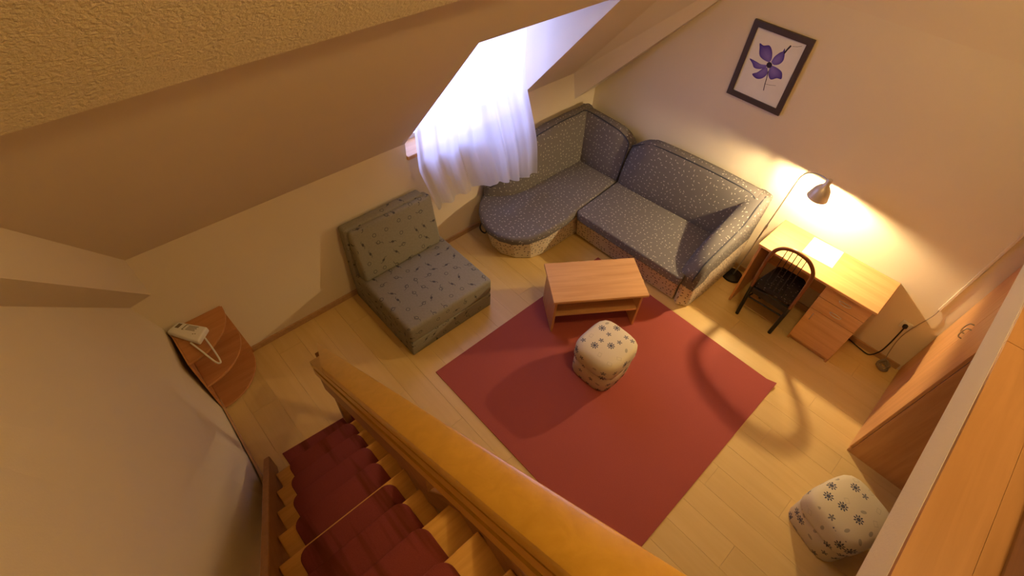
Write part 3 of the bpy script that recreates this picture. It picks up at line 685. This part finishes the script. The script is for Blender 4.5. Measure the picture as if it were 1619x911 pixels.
# ------------------------------------------------------------------ socket, plug, cables
def socket():
    t = thing('wall_socket', 'white round wall socket low on the wall to the right of the desk', 'socket', (3.475, -0.001, 0.43))
    R = Matrix.Translation((3.475, -0.001, 0.43)) @ Matrix.Rotation(PI / 2, 4, 'X')
    part('plate', box(B(), -0.038, 0.038, -0.038, 0.038, 0, 0.010, R), M['white'], t, bevel=0.004)
    part('rim', lathe(B(), [(0.020, 0.010), (0.026, 0.010), (0.026, 0.013), (0.020, 0.013)], 20, R), M['white'], t, smooth=0.8)
    t2 = thing('power_cable', 'black power cable with a plug, running from the wall socket to behind the desk', 'cable', (3.475, -0.02, 0.40))
    part('plug', lathe(B(), [(0.012, 0.0135), (0.018, 0.0135), (0.018, 0.035), (0.008, 0.045), (0.004, 0.046)], 16, R), M['black'], t2, smooth=0.8)
    part('cord', tube(B(), smoothpts([(3.475, -0.045, 0.43), (3.478, -0.065, 0.36), (3.485, -0.05, 0.20), (3.48, -0.04, 0.09), (3.44, -0.06, 0.02), (3.36, -0.05, 0.012), (3.24, -0.022, 0.012), (3.12, -0.022, 0.012), (3.0, -0.022, 0.012)], 6), .0055, 6), M['cable'], t2, smooth=1.5)
    t3 = thing('cable_bundle', 'tangled grey bundle of coiled cable on the floor beside the wardrobe', 'cable', (3.56, -0.09, 0))
    rnd = random.Random(3)
    pts = []
    for i in range(90):
        a = i * 0.72; r_ = 0.028 + 0.022 * rnd.random(); pts.append((3.565 + r_ * math.cos(a) * 1.0, -0.095 + r_ * math.sin(a) * 1.25, 0.012 + 0.065 * (0.5 + 0.5 * math.sin(i * 0.45)) * rnd.random() + 0.003))
    part('coil', tube(B(), smoothpts(pts, 3), .005, 6), M['cablegrey'], t3, smooth=1.5)
    part('lead', tube(B(), smoothpts([(3.552, -0.010, 0.70), (3.548, -0.02, 0.62), (3.515, -0.018, 0.42), (3.51, -0.02, 0.28), (3.53, -0.04, 0.14), (3.55, -0.07, 0.06)], 6), .0035, 6), M['cablegrey'], t3, smooth=1.5)
socket()

# ------------------------------------------------------------------ stairs
def yL(z): return -4.255 - 0.195 * z
def yR(z): return -3.625 - 0.135 * z + (0.07 if z > 1.25 else 0)
def stairs():
    t = thing('staircase', 'steep wooden staircase with maroon carpet pads and a flat handrail, along the left wall', 'staircase', (2.0, -4.0, 0))
    N = 12; g = 0.2; h = 0.18
    for k in range(1, N + 1):
        z = h * k; x = 1.165 + g * (k - 1); a, b = yL(z) + 0.0, yR(z)
        tr = part('tread', prism(B(), [(x, a), (x + g + 0.04, a), (x + g + 0.04, b), (x, b)], z - 0.036, z), M['stairwood'], t, bevel=0.006, seg=2)
        part('riser', prism(B(), [(x + g + .0, yL(z + h)), (x + g + .016, yL(z + h)), (x + g + .016, yR(z + h)), (x + g + .0, yR(z + h))], z + .001, z + h - .0365), M['stairwood'], t)
        # pad: wraps over the nosing, rounded front corners
        m0, m1 = (0.085, 0.085); ya, yb = a + m0, b - m1 - (0.06 if k >= 7 else 0)
        if k == 7: pass
        rr = 0.055; out = []
        xb = x + g + 0.0; xf = x + (0.010 if k == 5 else -0.012)
        for cx, cy, q0 in ((xf + rr, ya + rr, PI), (xf + rr, yb - rr, PI / 2)):
            for i in range(7):
                an = (q0 + i * PI / 12) if q0 == PI else (PI - i * PI / 12)
                if q0 == PI: an = PI * 1.5 - i * PI / 12
                out.append((cx + rr * math.cos(an), cy + rr * math.sin(an)))
        pts = [(xb, ya)] + out + [(xb, yb)]
        bm = prism(B(), pts, z + 0.0005, z + 0.010)
        part('carpet_pad', bm, M['pad'], tr, bevel=0.004, seg=2, smooth=1.0)
        if k == 5: continue
        bm = prism(B(), [(xf - .003, ya + rr * .8), (xf + .008, ya + rr * .8), (xf + .008, yb - rr * .8), (xf - .003, yb - rr * .8)], z - 0.06, z + 0.006)
        part('carpet_pad', bm, M['pad'], tr, bevel=0.004, seg=2, smooth=1.0)
    # stringers
    def sloped(name, x0, x1, zf, hgt, yfun, th, mat, cut=True):
        rings = []
        for i in range(9):
            x = x0 + (x1 - x0) * i / 8; z1 = zf(x); z0 = max(0.0, z1 - hgt) if cut else z1 - hgt; yy = yfun(x, z1)
            rings.append([(x, yy, z0), (x, yy + th, z0), (x, yy + th, z1), (x, yy, z1)])
        return part(name, loft(B(), rings), mat, t, bevel=0.004, seg=1)
    nose = lambda x: 0.18 + 0.9 * (x - 1.165)
    sloped('stringer', 1.02, 3.4, lambda x: nose(x) + 0.13, 0.36, lambda x, z: yL(max(0, nose(x))) - 0.042, 0.04, M['stringer'])
    sloped('stringer', 1.02, 2.42, lambda x: nose(x) + 0.10, 0.32, lambda x, z: yR(max(0, nose(x))) + 0.002, 0.04, M['stringer'])
    sloped('stringer', 2.425, 3.4, lambda x: nose(x) + 0.06, 0.32, lambda x, z: yR(nose(x)) - (0.07 if nose(x) > 1.25 else 0) + 0.075, 0.03, M['stringer'])
    # handrail, lower rails, posts
    P0 = Vector((0.935, -3.692, 0.872)); P1 = Vector((3.07, -3.800, 2.757)); d = (P1 - P0)
    def railring(p, w, th, dz, cut=0.0):
        prof = [(0, -0.012), (-0.004, -0.004), (-0.012, 0), (-w + 0.012, 0), (-w + 0.004, -0.004), (-w, -0.012), (-w, -th), (0, -th)]
        return [tuple(p + Vector((0, a, b + dz)) + d * (cut * -a / w)) for a, b in prof]
    ends = [P0 + d * k for k in (0, .30, .5, .75, 1.0, 1.15)]
    part('handrail', loft(B(), [railring(p, 0.105, 0.05, 0, 0.24 if i == 0 else 0) for i, p in enumerate(ends)]), M['railwood'], t, smooth=0.6)
    for dz, hh, y0, y1, k0, k1, mt in ((-0.07, 0.05, 0.02, 0.103, 0.07, 1.14, 'railwood'), (-0.145, 0.055, 0.03, 0.105, 0.08, 1.14, 'railwood'), (-0.225, 0.20, 0.05, 0.085, 0.06, 0.70, 'stringer')):
        part('lower_rail', loft(B(), [[(p.x, p.y - y0, p.z + dz), (p.x, p.y - y1, p.z + dz), (p.x, p.y - y1, p.z + dz - hh), (p.x, p.y - y0, p.z + dz - hh)] for p in [P0 + d * k for k in (k0, .5, k1)]]), M[mt], t)
    for k in (0.05, 1.10):
        p = P0 + d * k; zb = max(0.0, nose(p.x) - 0.05)
        part('post', bx(p.x - 0.03, p.x + 0.03, p.y - 0.048, p.y - 0.004, zb, p.z - 0.052 + (-0.03)), M['stringer'], t, bevel=0.004, seg=1)
stairs()
bm = prism(B(), [(0.962, -4.20), (1.145, -4.195), (1.145, -3.70), (1.005, -3.655)], 0.0006, 0.010)
tag(obj('door_mat', bm, M['pad'], None, bevel=0.003, seg=1), 'maroon mat on the floor at the foot of the stairs', 'mat')

# ------------------------------------------------------------------ gallery furniture at the right edge
t = thing('gallery_cabinet', 'dark brown cabinet on the upper gallery floor at the right edge', 'cabinet', (3.8, -2.0, GZ))
part('body', bx(3.492, 4.0, -3.4, -0.6, GZ + 0.001, GZ + 0.6), M['darkwood'], t, bevel=0.004, seg=1)
for i in range(4):
    a = -3.4 + i * 0.7; part('door', bx(3.478, 3.4915, a + .002, a + .698, GZ + .04, GZ + .59), M['darkwood'], t, bevel=0.002, seg=1)
